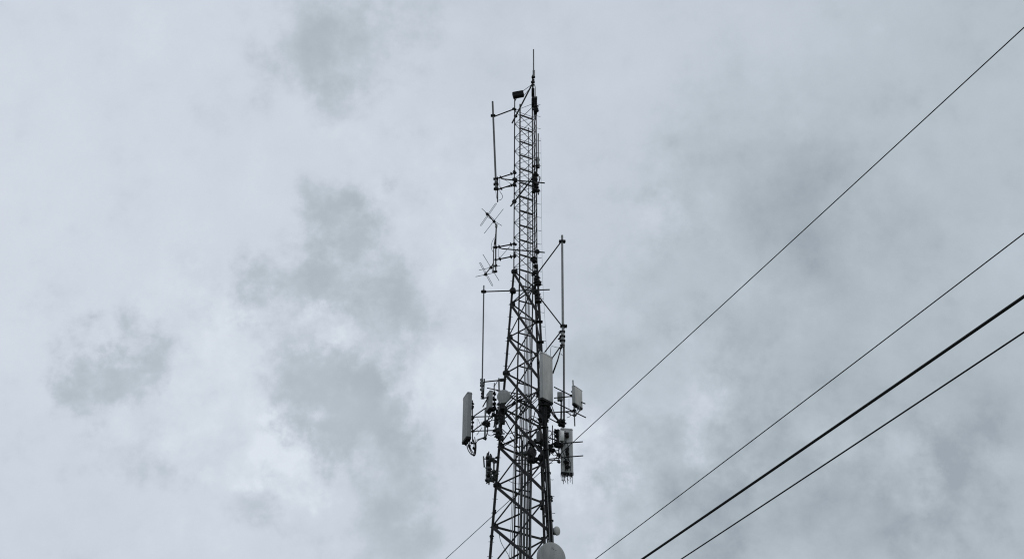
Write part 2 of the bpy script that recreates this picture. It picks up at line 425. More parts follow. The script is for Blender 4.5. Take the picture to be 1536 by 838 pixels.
# dark joint cluster right of the mast
t = thing('junction_box', 'dark cluster of clamps and boxes on right mast leg at the level pipe', 'junction box', P(803, 290, YF - .1))
MB().box(P(802.3, 272, YF - .08), V((.075, 0, 0)), V((0, .09, 0)), V((0, 0, .40)), .2).build('housing', BLACK, t)
for i, (u, v, r) in enumerate(((800, 250, .085), (804, 263, .13), (801.5, 268, .14), (803.5, 277, .15), (802, 284, .14), (805.5, 281, .10), (806, 287, .11), (800.5, 288, .10))):
    knot(t, P(u, v, YF - .12), r, 6, BLACK, 20 + i)
MB().lathe(P(807.5, 291.5, YF - .1), (0, -1, .1), [(0, .02), (0, .035), (.05, .035)], 10).build('cap', BLACK, t)
cable(t, [P(806, 262, YF), P(809.3, 267, YF), P(807, 276, YF)], .9)
cable(t, [P(808.6, 264.5, YF), P(810.4, 266, YF), P(809, 272, YF), P(806, 280, YF)], .8)
# thin whip on the right leg
t = thing('whip_antenna', 'thin dark whip close to the right edge of the upper mast', 'antenna', P(806, 262, YF - .15), 'whip and tube antennas on the tower')
rod('whip', TUBE, t, [P(807.4, 238, YF - .15), P(807.4, 200.6, YF - .15)], 2.0, 10)
MB().path([P(807.3, 236, YF - .15), P(807, 248, YF - .15)], rad(3.6, P(807, 240, YF)), 10).build('ferrule', STEEL2, t)
for v in (240, 247.5, 251): clamp(t, P(806.6, v, YF - .1), (0, 0, 1), .07, .06)
rod('mounting_pipe', STEEL, t, [P(806.4, 244, YF - .1), P(804.6, 266, YF - .05)], 2.0, 8)
rod('bracket', STEEL, t, [P(806.8, 247, YF - .15), P(800.8, 250, YF + .1)], 1.8, 8)

# crossed yagis on their own pole
t = thing('standoff_pole', 'double pole on two short arms left of the mast carrying two crossed antennas', 'pole', P(743.6, 409, YL - .1))
Yp = YL - .1
rod('pole', STEEL, t, [P(743.6, 351.5, Yp), P(743.7, 408.8, Yp)], 2.0, 10)
rod('pole', STEEL, t, [P(742.6, 358, Yp - .12), P(740.6, 373, Yp - .12), P(739.7, 408.5, Yp - .12)], 1.5, 8)
rod('arm', STEEL, t, [P(743.6, 371, Yp), P(772, 365.6, YL)], 2.0, 10)
rod('arm', STEEL, t, [P(743.6, 389.6, Yp), P(772, 383.8, YL)], 2.0, 10)
for u, v in ((749, 370), (766.5, 366.5), (750, 388.3), (766.5, 385)): clamp(t, P(u, v, Yp), P(772, 365, YL) - P(743, 371, Yp), .06, .07)
rod('strut', STEEL, t, [P(747.5, 389.5, Yp), P(766, 368, Yp)], .7, 6)
rod('strut', STEEL, t, [P(747.8, 371, Yp), P(747.8, 388, Yp)], .5, 6)
for u, v, r in ((743.6, 371, .08), (740.6, 371, .06), (743.6, 389.6, .08), (743.6, 398.5, .08), (743.6, 407, .08), (739.8, 407, .07), (772, 365.6, .10), (772, 384, .10)): knot(t, P(u, v, Yp), r, 5, STEEL, int(u + v))
cable(t, [P(742.8, 355, Yp), P(738.5, 362, Yp), P(736.8, 370, Yp), P(738.5, 376, Yp), P(740.5, 378, Yp)], .7, ROD)
t = thing('cross_pipe', 'level dark pipe through the mast beside the two crossed antennas', 'pipe', P(817, 378.5, YF), 'slanting and level pipes clamped across the tower')
rod('pipe', STEEL, t, [P(749.3, 369, YF), P(751, 372.3, YF), P(754, 373, YF), P(817.2, 378.6, YF)], 1.9, 10)
clamp(t, P(806, 377.5, YF), (1, 0, 0), .075, .2)
def yagi(label, boom, crosses, base):
    t = thing('crossed_yagi', label, 'antenna', base, 'crossed yagi antennas on the standoff pole')
    MB().path(boom, .026, 8).build('boom', STEEL, t)
    for els, hub in crosses:
        for kind, a, b in els:
            if kind == 'fold':
                d = (b - a).normalized(); o = V((0, 0, 1)).cross(d).normalized() * .0 + d.cross(V((0, 1, 0))).normalized() * .028
                pts = [a + o, b + o]
                c = MB()
                loop = [a + o + d * .02, b + o - d * .02, b + o * .5, b - o * .5, b - o - d * .02, a - o + d * .02, a - o * .5, a + o * .5, a + o + d * .02]
                c.path(loop, .011, 6); c.build('folded_dipole', ROD, t)
            else:
                MB().path([a, b], .0125, 6).build('element', ROD, t)
        MB().box(hub, V((.05, 0, .03)), V((0, .05, 0)), V((-.03, 0, .05)), .2).build('hub', BLACK, t)
    return t
Y0 = Yp - .1
q = lambda u, v, dy=0: P(u, v, Y0 + dy)
t = yagi('upper small crossed yagi antenna, its boom rising to the left of the pole top',
     [q(744.4, 337.5), q(741, 332.2, -.2), q(730.8, 321, -.5), q(728.5, 318.6, -.57)],
     [([('fold', q(744.3, 305, -.5), q(721, 338.4, -.5)), ('rod', q(722.6, 312.8, -.5), q(741, 329.0, -.5))], q(731, 321.4, -.5)),
      ([('rod', q(755, 313.4, -.2), q(726.4, 350, -.2)), ('rod', q(730.8, 324.8, -.2), q(752.8, 338.6, -.2))], q(741, 332, -.2))], P(743.8, 352, Yp))
rod('support_mast', STEEL, t, [q(744.6, 336), q(744.4, 340), q(743.4, 366)], 1.5, 8, 2.4)
MB().path([q(744.6, 336.5), q(744.4, 341)], .055, 10).build('ferrule', TUBE2, t)
t = yagi('lower small crossed yagi antenna, its boom dropping to the left of the pole foot',
     [q(740.3, 393.5), q(738, 399, -.2), q(727.5, 411.4, -.5), q(725.8, 413, -.55)],
     [([('fold', q(719.9, 393.8, -.5), q(738.8, 428.4, -.5)), ('rod', q(713.3, 414.9, -.5), q(741, 409, -.5))], q(728.6, 411.2, -.5)),
      ([('rod', q(724.3, 381.3, -.2), q(748.6, 420.8, -.2)), ('rod', q(718.6, 405, -.2), q(750.3, 398.4, -.2))], q(736.6, 401, -.2))], P(740, 394, Yp))

# right tube antenna
Yr = YF - .1
t = thing('tube_antenna', 'long grey tube antenna standing right of the tower on slanting arms', 'antenna', P(846.5, 640, Yr), 'whip and tube antennas on the tower')
rod('tube', TUBE2, t, [P(844.6, 520, Yr), P(843.2, 353, Yr)], 4.0, 12, 3.4)
rod('mounting_pipe', TUBE, t, [P(845.2, 486, Yr + .06), P(845.8, 520, Yr + .06), P(846.0, 640, Yr + .06)], 3.0, 12)
rod('arm', STEEL, t, [P(842, 362, Yr), P(806.5, 409.5, YF + .1)], 2.0, 10)
rod('arm', STEEL, t, [P(843, 489, Yr), P(809, 445.5, YF + .1)], 2.0, 10)
clamp(t, P(843.4, 362.2, Yr), (0, 0, 1), .11, .09); clamp(t, P(845.5, 489, Yr), (0, 0, 1), .11, .10)
for v, w, m, h in ((497.5, 6, STEEL, .08), (501, 5, TUBE2, .16), (504.5, 6.2, STEEL, .08), (508, 5, TUBE2, .16), (511, 6.4, STEEL, .08), (515, 4.8, TUBE2, .16), (518, 5.2, STEEL, .07)):
    clamp(t, P(843.6, v, Yr), (0, 0, 1), rad(w, P(843, v, Yr)), h, m, bolts=m is STEEL)
knot(t, P(841, 521, Yr), .08, 5, STEEL, 9); knot(t, P(839.5, 508, Yr), .07, 5, STEEL, 10); knot(t, P(840, 498, Yr), .07, 4, STEEL, 11)
rod('strut', STEEL, t, [P(840.5, 498, Yr), P(817, 528, YF)], 2.0, 8)
rod('strut', STEEL, t, [P(840, 520.5, Yr), P(826, 540, YF)], 2.0, 8)
rod('strut', STEEL, t, [P(841, 523.5, Yr), P(836.5, 540, Yr), P(829, 560, YF)], 1.6, 8, 2.6)
cable(t, [P(839.5, 521.5, Yr), P(834, 520.5, Yr), P(827.5, 519.2, Yr), P(826, 524, Yr), P(825.5, 534, Yr)], .7, ROD)
cable(t, [P(841, 530, Yr), P(844, 533, Yr)], .8, ROD)
# left long whip
t = thing('tube_antenna', 'long thin grey whip left of the tower middle, above the wide left panel', 'antenna', P(724, 598, YL - .3), 'whip and tube antennas on the tower')
Yb = YL - .3
rod('tube', TUBE, t, [P(723.3, 598, Yb), P(723.4, 572, Yb), P(725.8, 428, Yb)], 2.3, 10, 2.0)
rod('arm', STEEL, t, [P(725.6, 437.2, Yb), P(824.6, 434.2, YF - .05)], 1.9, 10)
clamp(t, P(725.5, 437.2, Yb), (0, 0, 1), .085, .10)
knot(t, P(769.3, 436, YL - .1), .15, 8, STEEL, 31); clamp(t, P(769.3, 436, YL - .1), (1, 0, 0), .10, .26)
knot(t, P(803, 437, YF - .05), .13, 7, STEEL, 32)
for v, w, m, h in ((569.5, 3.6, STEEL2, .12), (574, 4, STEEL2, .12), (578, 4.2, TUBE, .12), (584, 4.4, STEEL2, .12), (590, 2.6, STEEL, .10)):
    clamp(t, P(722.6 + (v - 569) * .03, v, Yb), (0, 0, 1), rad(w, P(723, v, Yb)), h, m)
rod('mounting_pipe', STEEL, t, [P(726.6, 568, Yb), P(724.9, 597.5, Yb)], 2.0, 10)
rod('arm', STEEL, t, [P(724, 572.7, Yb), P(748, 570.2, Yb), P(757, 569.3, YL)], 1.9, 10)
MB().path([P(751, 569.8, YL - .15), P(757.5, 569, YL)], .075, 12).build('arm_socket', STEEL, t)
rod('arm', STEEL, t, [P(723.8, 596.5, Yb), P(741, 595, YL)], 2.0, 10)
knot(t, P(724, 596.5, Yb), .09, 5, STEEL, 33)
rod('strut', STEEL, t, [P(746.5, 571, Yb), P(741, 579.5, Yb)], 1.2, 6)

# ------------------------------------------------------------------ sector frames and panels
def panel(name, label, A, B, C, vbot, YB, m=RADOME, th=None, cable_pts=(), group='panel antennas on the tower', wide_left=True):
    """A, B, C: pixels of the three visible top corners (B nearest); vbot: row where the nearest edge ends"""
    b = P(B[0], B[1], YB); z = b.z
    a = Pz(A[0], A[1], z); c = Pz(C[0], C[1], z)
    zb = P(B[0], vbot, YB).z
    if wide_left:
        w = a - b; W = w.length; w.normalize(); d = V((w.y, -w.x, 0)); d = d if d.y > 0 else -d
        D = th or max(.1, (c - b).dot(d))
    else:
        w = c - b; W = w.length; w.normalize(); d = V((w.y, -w.x, 0)); d = d if d.y > 0 else -d
        D = th or max(.1, (a - b).dot(d))
    r = min(.05, D * .3)
    base = V((b.x, b.y, zb))
    pr = []
    for cx, cy, a0 in ((r, r, 180), (W - r, r, 270), (W - r, D - r, 0), (r, D - r, 90)):
        for k in range(4):
            an = R(a0 + 30 * k); pr.append(base + w * (cx + r * math.cos(an)) + d * (cy + r * math.sin(an)))
    t = thing(name, label, 'panel antenna', base + w * W / 2 + d * D / 2, group)
    h = V((0, 0, z - zb))
    MB().prism(pr, h, .985).build('radome', m, t)
    cen = base + w * W / 2 + d * D / 2
    MB().prism([cen + (p - cen) * 1.012 - V((0, 0, .05)) for p in pr], V((0, 0, .09)), .99).build('end_cap', BLACK, t)
    b = MB()
    for f in (.24, .5, .76): b.box(base + w * W * f + h * .5 - d * .002, w * .012, d * .005, h * .475, .3)
    if wide_left: b.build('radome_rib', m, t)
    b = MB()
    for f in (.02, .965): b.box(base + w * W * .5 + d * D * .5 + h * f, w * (W * .5 + .004), d * (D * .5 + .004), V((0, 0, .008)), .1)
    b.build('seam_band', TUBE, t)
    b = MB()
    for i in range(6):
        b.lathe(base + w * W * (.15 + .14 * i) + d * D * (.35 + .3 * (i % 2)) - V((0, 0, .13)), (0, 0, 1), [(0, .014), (0, .022), (.09, .022)], 8)
    b.build('connector', BLACK, t)
    return t, base, w, d, W, D, h
# left wide panel
t, base, w, d, W, D, h = panel('panel_antenna', 'wide tall grey panel antenna at the far left of the tower', (694.2, 597.0), (701.4, 587.0), (708.2, 588.8), 655, YL - .5, RADOME2)
back = base + w * W * .35 + d * (D + .07)
b = MB()
for f in (.28, .47, .72): b.box(back + h * f, w * .10, d * .06, V((0, 0, .06)), .2)
b.build('bracket', STEEL, t)
rod('mounting_pipe', STEEL, t, [P(708.8, 600, YL - .2), P(708.8, 662, YL - .2)], 1.6, 8)
for pts in ([(699.5, 662), (700.5, 669), (703, 676), (707.5, 681.5), (711, 680), (712.5, 673), (713, 664), (712, 655)], [(702, 661), (702.5, 668), (706, 676), (710, 683), (713, 681), (714.2, 671), (714.5, 663), (720, 658.5), (729, 656.5)],
            [(705, 660), (704.5, 668), (708.5, 677), (711.5, 678), (711, 668), (709.5, 658)], [(701, 661), (704, 671), (708, 680), (711.5, 682), (713.5, 676), (712.8, 668), (710, 659)]):
    cable(t, [P(u, v, YL - .35 + .05 * i) for i, (u, v) in enumerate(pts)], 1.4)
for u, v in ((704, 669), (711, 672), (707.5, 664)): knot(t, P(u, v, YL - .3), .07, 5, BLACK, int(u * 3))
# left frame
t = thing('sector_frame', 'dark pipe frame reaching left from the tower behind the wide left panel', 'antenna mount', P(741, 650, YL), 'pipe frames that carry panels')
for a, b in (((709, 625), (730, 610.5)), ((709, 625), (742, 624)), ((709, 646.2), (742, 645)), ((709, 646.2), (741, 622.5)), ((741, 623), (752, 637)), ((733, 594), (724, 610))):
    rod('pipe', STEEL, t, [P(a[0], a[1], YL - .25), P(b[0], b[1], YL + .05)], 1.8, 8)
rod('pipe', STEEL, t, [P(730.5, 581.5, YL - .2), P(757, 587, YL), P(796, 593.5, YL + .5)], 1.7, 8)
rod('pipe', STEEL, t, [P(745, 585, YL + .2), P(800, 612, YL + .4)], 1.9, 8)
rod('pipe', STEEL, t, [P(740, 640, YL + .2), P(795, 598, YL + .5)], 2.0, 8)
rod('vertical_pipe', STEEL2, t, [P(728.2, 613, YL - .2), P(727.2, 658.5, YL - .2)], 2.8, 10)
rod('vertical_pipe', STEEL2, t, [P(741.5, 574, YL - .1), P(741, 604, YL - .1)], 1.5, 8)
rod('vertical_pipe', TUBE2, t, [P(748.2, 567, YL - .15), P(748.8, 590, YL - .15), P(749, 655, YL - .15)], 2.6, 10)
rod('vertical_pipe', STEEL2, t, [P(743.3, 622, YL), P(743.6, 646, YL)], 3.4, 10)
for u, v, r in ((709.3, 605, .06), (709.3, 625, .08), (709.3, 633, .06), (709.3, 646, .08), (727.5, 634, .16), (731, 636, .12), (727.3, 657, .08), (741, 622.5, .10), (741, 646, .09), (748.5, 651, .22), (746, 645, .12), (750, 657, .15)):
    knot(t, P(u, v, YL - .2), r, 7, STEEL, int(u * 7 + v))
rod('strut', ROD, t, [P(715.6, 628, YL - .2), P(715.6, 645, YL - .2)], .6, 6)
rod('strut', ROD, t, [P(716.5, 627, YL - .2), P(722, 640, YL - .2)], .6, 6)
rod('strut', TUBE2, t, [P(723, 641, YL - .2), P(715, 652, YL - .2)], 1.1, 6)
rod('strut', TUBE2, t, [P(727, 655, YL - .2), P(714.5, 659.5, YL - .2)], 1.3, 6)
cable(t, [P(730, 646, YL), P(732, 651, YL), P(736, 653, YL), P(741, 651.5, YL), P(745, 648, YL)], 1.0)
cable(t, [P(731, 632, YL - .1), P(737, 630.5, YL - .1), P(743, 629, YL - .1)], 1.1)
cable(t, [P(731, 637, YL - .1), P(731.5, 645, YL - .1), P(729, 655, YL - .1)], 1.8)
# second left panel
t, base, w, d, W, D, h = panel('panel_antenna', 'short grey panel antenna left of the round drum dish', (729.2, 591.5), (734.8, 584.6), (740.6, 584.4), 611.0, YL - .4, RADOME2)
rod('mounting_pipe', STEEL2, t, [P(741.2, 578, YL - .15), P(741.4, 622, YL - .15)], 1.8, 8)
for u, v, r in ((741.6, 590, .08), (742, 598, .10), (741, 606, .10), (740, 612, .12), (737, 614, .12), (734, 617, .09)): knot(t, P(u, v, YL - .2), r, 6, BLACK, int(u * 5 + v))
for i, pts in enumerate(([(737, 612), (735, 620), (733, 626), (731, 634)], [(739, 612), (741, 620), (742, 628), (741, 640)], [(736, 612), (739, 622), (737, 630), (730, 634)])):
    cable(t, [P(u, v, YL - .25) for u, v in pts], 1.4)
# drum dish
def drum(label, u, v, rpx, Y, ax, depth, m=RADOME, name='drum_dish', squash=1, group='round microwave dishes on the tower'):
    c = P(u, v, Y); r = rad(2 * rpx, c); ax = V(ax).normalized()
    t = thing(name, label, 'dish', c - ax * depth, group)
    MB().lathe(c, ax, [(-.012, r * .985), (0, r * .995), (.015, r * .97), (.03, r * .7), (.037, r * .3), (.038, .001)], 40).build('radome', m, t)
    MB().lathe(c - ax * depth, ax, [(0, r * .25), (depth * .25, r * .75), (depth * .5, r * 1.0), (depth * .97, r * 1.0), (depth * .985, r * .95)], 40).build('shroud', RADOME2 if m is not DARKBOX else STEEL, t)
    MB().lathe(c - ax * (depth + .2), ax, [(0, .07), (.0, .09), (.22, .09)], 12).build('feed_box', DARKBOX, t)
    return t, c, r
t, c, r = drum('round grey drum dish on the left leg above the crossing braces', 755.2, 594, 10.3, YL - .75, (-.30, -.90, -.22), .14)
radio('radio_box', 'speckled grey radio box right below the round drum dish', 751.2, 605.5, 757, 614, YL - .25, DARKBOX, ribs=False)
rod('bracket', STEEL, t, [c, P(757, 605, YL)], 3, 8)
for u, v, r_ in ((750, 608, .14), (752, 616, .17), (757, 614, .15), (747, 622, .14), (751, 626, .16), (746, 630, .14), (753, 631, .14)):
    knot(t, P(u, v, YL - .1), r_, 8, DARKBOX, int(u * 3 + v))
cable(t, [P(752, 606, YL - .3), P(749, 620, YL - .3), P(751, 634, YL - .3), P(748, 650, YL - .3)], 2.0)
cable(t, [P(755, 606, YL - .3), P(757, 616, YL - .3), P(754, 626, YL - .3), P(748, 640, YL - .3)], 1.8)
cable(t, [P(763, 590, YL - .2), P(772, 598, YL), P(782, 602, YL), P(792, 598, YL)], 1.0)
cable(t, [P(757, 612, YL - .2), P(766, 607, YL), P(774, 599, YL), P(786, 590, YL)], 1.8)
# radios tucked in the left-hand cluster
radio('radio_box', 'dark ribbed radio box behind the pale pipe left of the leg', 743.5, 615, 748, 633, YL + .1)
radio('radio_box', 'small dark radio box between pale pipe and left leg, below the drum dish', 751.5, 617, 757.5, 635, YL + .15)
# lower left cluster
t = thing('slab_antenna', 'narrow dark slab antenna with clamps hugging the lower left leg', 'antenna', P(735, 723, YL - .2))
c0 = P(732.6, 702.5, YL - .3)
MB().box(c0, V((.085, .03, 0)), V((-.03, .08, 0)), V((0, 0, .58)), .2).build('housing', DARKBOX, t)
b = MB()
for i in range(7): b.box(c0 + V((-.02 + .012 * (i % 3), -.10, -.5 + .165 * i)), V((.085 + .02 * (i % 2), 0, 0)), V((0, .03, 0)), V((0, 0, .03)), .2)
b.build('cooling_fins', TUBE, t)
b = MB()
for i, (dx, dz, hh) in enumerate(((-.06, .62, .07), (.0, .66, .10), (.07, .61, .05), (.10, .5, .12), (-.05, -.62, .06), (.04, -.64, .09))): b.box(c0 + V((dx, -.04, dz)), V((.025, 0, 0)), V((0, .03, 0)), V((.01, 0, hh)), .2)
b.build('connector', BLACK, t)
MB().box(P(725.8, 692, YL - .3), V((.03, 0, 0)), V((0, .09, 0)), V((-.02, 0, .22)), .2).build('side_fin', TUBE, t)
rod('side_bracket', STEEL, t, [P(725, 687.5, YL - .3), P(732, 688, YL - .3)], 1.8, 8)
rod('mounting_pipe', TUBE, t, [P(741, 688, YL - .15), P(740.6, 716, YL - .15)], 2.6, 10)
for u, v, r in ((734, 684, .13), (731.5, 686, .10), (738, 688, .13), (742, 692, .12), (733, 696, .10), (736, 690, .10), (735, 704, .10), (733, 712, .10), (741, 707, .14), (743, 711, .16), (740, 716, .15), (738.5, 719.5, .12), (730.5, 719, .10), (733.5, 720.5, .10), (745, 686, .08)):
    knot(t, P(u, v, YL - .42), r * .85, 6, DARKBOX if (u + v) % 2 < 1 else BLACK, int(u * 11 + v))
cable(t, [P(735, 700, YL - .3), P(738.5, 705, YL - .3), P(737, 711, YL - .3), P(739, 719, YL - .3)], 1.4)
rod('arm', STEEL, t, [P(738, 709, YL - .2), P(745, 711, YL)], 2.2, 8); rod('arm', STEEL, t, [P(737, 690, YL - .2), P(746.5, 684.5, YL)], 1.8, 8)

# centre-right wide panel
t, base, w, d, W, D, h = panel('panel_antenna', 'widest tall grey panel antenna on the right leg at tower middle', (809.3, 529.0), (813.0, 526.6), (829.4, 535.6), 596.5, YF - .75, RADOME, th=.17, wide_left=False)
rod('mounting_pipe', STEEL, t, [P(812, 522, YF - .3), P(816, 640, YF - .4)], 3, 10)
for i, pts in enumerate(([(815, 601), (812, 612), (816, 622), (815, 636)], [(818, 602), (821, 612), (817, 624), (819, 634)], [(824, 604), (826, 614), (822, 624), (818, 632)],
            [(820, 602), (824, 610), (829, 622), (838, 632)], [(826, 604), (829, 612), (834, 624), (840, 631)], [(822, 602), (826, 612), (833, 626), (841, 634)], [(817, 601), (813, 616), (820, 628), (814, 640)])):
    cable(t, [P(u, v, YF - .45 + .05 * (i % 3)) for u, v in pts], 1.3)
for u, v, r in ((814, 606, .18), (819, 607, .16), (812, 614, .16), (817, 616, .2), (815, 624, .2), (820, 622, .16), (813, 630, .16), (818, 630, .15), (824, 616, .12)): knot(t, P(u, v, YF - .3), r, 8, BLACK, int(u * 13 + v))
radio('radio_box', 'black radio box right under the widest tall panel', 811.5, 604, 819.5, 618, YF - .2, BLACK)
radio('radio_box', 'lower black radio box on the right leg under the widest tall panel', 811, 620, 819, 635, YF - .15, BLACK)
# right frame
t = thing('sector_frame', 'dark pipe frame reaching right from the tower to the small right panel', 'antenna mount', P(815, 640, YF), 'pipe frames that carry panels')
for a, b in (((831, 580), (861, 595)), ((831, 596.6), (860, 593.8)), ((831, 602.5), (879, 626)), ((820, 619), (861, 616)), ((820, 625), (837, 634)), ((829, 619), (841, 634))):
    rod('pipe', STEEL, t, [P(a[0], a[1], YF - .15), P(b[0], b[1], YF - .1)], 1.9, 8)
rod('strut', ROD, t, [P(853.5, 597, YF - .1), P(853.5, 613, YF - .1)], .5, 6)
rod('pipe', STEEL, t, [P(861, 597.5, YF + .1), P(878, 605.3, YF + .1)], 1.9, 8)
for u, v, r in ((858.5, 594.5, .08), (859, 587, .07), (861, 616, .09), (862, 622.5, .08), (841, 631, .13), (845, 630, .09), (843, 636, .14), (847, 634, .08), (837.5, 632, .09)): knot(t, P(u, v, YF - .1), r, 6, BLACK, int(u * 17 + v))
rod('vertical_pipe', STEEL2, t, [P(842.3, 588, YF), P(841.8, 634, YF)], 3.0, 10)
cable(t, [P(846, 617, YF), P(852, 619, YF), P(856, 622, YF), P(862, 623, YF), P(866, 620, YF)], 1.2)
cable(t, [P(850, 626, YF), P(855, 624, YF), P(855, 619, YF), P(848, 617.5, YF), P(845, 620, YF)], .8, ROD)
# small right panel
t, base, w, d, W, D, h = panel('panel_antenna', 'short grey panel antenna at the far right of the tower', (859.0, 578.6), (861.6, 577.2), (873.8, 585.6), 604.4, YF - .35, RADOME, th=.15, wide_left=False)
rod('mounting_pipe', STEEL2, t, [P(859.4, 570, YF - .1), P(862.2, 638.5, YF - .1)], 2.0, 10)
for i, pts in enumerate(([(869, 609), (868, 616), (864, 621), (858, 622)], [(867, 609), (866, 615), (862, 619), (855, 617)], [(866, 608), (870, 614), (865, 622)])):
    cable(t, [P(u, v, YF - .2) for u, v in pts], 1.0, ROD if i else TUBE2)
# pale small boxes
radio('radio_box', 'small grey enclosure on the grey pipe right of the widest panel', 836, 588.5, 844, 600.5, YF - .05, TUBE2, th=.08, ribs=False)
radio('radio_box', 'speckled grey square enclosure on the right leg under the black radios', 813.8, 641.5, 822.6, 655.5, YF - .35, RADOME2, th=.12, ribs=False)
radio('radio_box', 'tall dim grey enclosure inside the tower left of the square enclosure', 804.5, 648, 810.3, 664, YF + .3, TUBE, th=.12, ribs=False)
t, c, r = drum('dark grey drum dish inside the tower near its right leg', 800, 678, 7.6, YF + .1, (.75, -.62, -.15), .3, DARKBOX)
MB().lathe(P(800, 678, YF + .35), (0, 0, 1), [(-.5, .06), (.45, .06)], 10).build('mounting_pipe', STEEL, t)
for u, v, r_ in ((796, 664, .16), (801, 662, .14), (796, 690, .15), (803, 690, .16), (809, 672, .14), (808, 686, .15), (812, 664, .14)): knot(t, P(u, v, YF + .2), r_, 7, STEEL, int(u * 19 + v))
# lower right panel seen from behind
t, base, w, d, W, D, h = panel('panel_antenna', 'grey panel antenna seen from behind at lower right, cables fanning from its foot', (840.6, 640.4), (841.0, 641.2), (859.2, 642.4), 708.5, YF - .1, PALE, th=.16, wide_left=False)
bb = base + w * W * .5 - d * .05
b = MB()
for f in (.13, .22, .42, .52, .80, .87): b.box(bb + h * f, w * W * .14, d * .04, V((0, 0, .045)), .2)
b.box(bb + h * .74 - w * .05, w * .010, d * .03, h * .10, .2); b.box(bb + h * .42 + w * .04, w * .010, d * .03, h * .14, .2); b.box(bb + h * .15 - w * .1, w * .014, d * .03, h * .12, .2)
b.build('back_bracket', BLACK, t)
for i in range(13):
    u = 841.5 + 1.45 * i; e = 708 + 5 + (i * 37 % 5) * 2.6
    cable(t, [P(u, 708, YF - .05), P(u + random.uniform(-1, 1.5), (708 + e) / 2, YF - .05), P(u + random.uniform(-.5, 3), e + 2, YF - .05)], .9, BLACK if i % 3 else TUBE2)
cable(t, [P(843, 710, YF - .1), P(843.3, 719, YF - .1), P(846, 720.5, YF - .1), P(848, 714, YF - .1)], 1.2, TUBE2)
for i, pts in enumerate(([(848, 646), (845, 655), (848, 664), (843, 672), (847, 684)], [(850, 664), (853, 672), (849, 680), (854, 690)], [(842, 684), (850, 690), (853, 696), (851, 706)], [(846, 686), (855, 692), (856, 700), (855, 707)])):
    cable(t, [P(u, v, YF - .25) for u, v in pts], 1.0)
for u, v, r in ((850, 650, .08), (851, 654, .07), (850, 677, .08), (851.5, 681, .07), (848, 692, .09), (852, 700, .09)): knot(t, P(u, v, YF - .22), r, 6, BLACK, int(u * 23 + v))
t2, c, hx, hz = radio('radio_box', 'bright white flat enclosure on the back of the lower right panel', 839, 646, 845.6, 661.5, YF - .28, LIGHT, th=.07, ribs=False, yaw=R(28))
# its arms
t = thing('sector_frame', 'pair of level dark arms from the right leg through the lower right panel', 'antenna mount', P(818, 690, YF), 'pipe frames that carry panels')
for pts in ([(815, 667), (836, 666), (850, 664), (874.2, 662)], [(815, 689), (838, 686.5), (850, 685), (874.8, 683)], [(815, 690.6), (840, 689.5)], [(820, 655), (836, 660), (840, 664)], [(820, 670), (832, 676), (838, 682)]):
    rod('arm', STEEL, t, [P(u, v, YF - .3 if u > 845 else YF - .15) for u, v in pts], 1.9, 8)
rod('vertical_pipe', STEEL, t, [P(828.7, 637.5, YF - .1), P(828.7, 666, YF - .1)], 1.5, 8)
rod('vertical_pipe', STEEL, t, [P(832, 643, YF - .1), P(832, 668, YF - .1)], 1.4, 8)
rod('vertical_pipe', STEEL2, t, [P(838.2, 668, YF - .15), P(838.2, 693, YF - .15)], 1.9, 8)
MB().path([P(837, 644, YF - .15), P(837, 668, YF - .15)], .07, 10).build('vertical_pipe', STEEL, t)
for u, v, r in ((836, 646, .12), (833, 647, .10), (836, 653, .12), (835, 667, .16), (840, 666, .13), (838, 682, .10), (838, 692, .08), (825, 673, .16), (822, 670, .15), (829, 675, .10), (817, 664, .2), (819, 678, .2), (815, 690, .2), (818, 697, .16)):
    knot(t, P(u, v, YF - .2), r, 7, BLACK, int(u * 29 + v))
for pts in ([(822, 657), (827, 651), (833, 652), (837, 656)], [(822, 662), (828, 658), (834, 661), (838, 668)], [(823, 645), (827, 647), (826, 655), (821, 660)], [(826, 676), (831, 683), (838, 679)], [(824, 681), (832, 677), (840, 673)], [(824, 668), (830, 664), (835, 668)], [(822, 676), (829, 680), (832, 675), (838, 676)]):
    cable(t, [P(u, v, YF - .2) for u, v in pts], 1.0)
# bottom dishes
t, c, r = drum('small pale oval dish on the right leg above the big dish', 836, 795.5, 6.8, 50.6, (.75, -.6, -.12), .1, RADOME)
rod('bracket', STEEL, t, [c - V((.12, -.06, 0)), P(828, 797, 50.9)], 3, 8)
for u, v, r_ in ((829, 797, .14), (826, 798, .13), (830.5, 794, .08)): knot(t, P(u, v, 50.8), r_, 6, BLACK, int(u + v))
t, c, r = drum('big grey domed dish at the foot of the picture on the right leg', 828.6, 835, 22.6, 49.6, (.46, -.88, -.04), .42, RADOME)
axd = V((.46, -.88, -.04)).normalized()
b = MB()
for u0, u1, v0, v1 in ((825.2, 828.0, 821.2, 821.9), (828.3, 830.6, 822.4, 823.6), (833.2, 834.8, 823.6, 825.0), (831.2, 832.0, 830.3, 830.8)):
    p = P((u0 + u1) / 2, (v0 + v1) / 2, 49.6); q2 = p - axd * ((p - c).dot(axd)) 
    b.box(q2 + axd * .034, V((rad(u1 - u0, p), 0, -.01)), V((0, 0, .010)), axd * .004, .1)
b.build('faded_lettering', MARK, t)
MB().lathe(c - axd * .03, axd, [(0, r * 1.0), (0, r * 1.018), (.028, r * 1.018), (.03, r * 1.0)], 48).build('rim_band', TUBE2, t)
rod('bracket', STEEL, t, [c - axd * .5, P(824, 832, 51)], 5, 10)
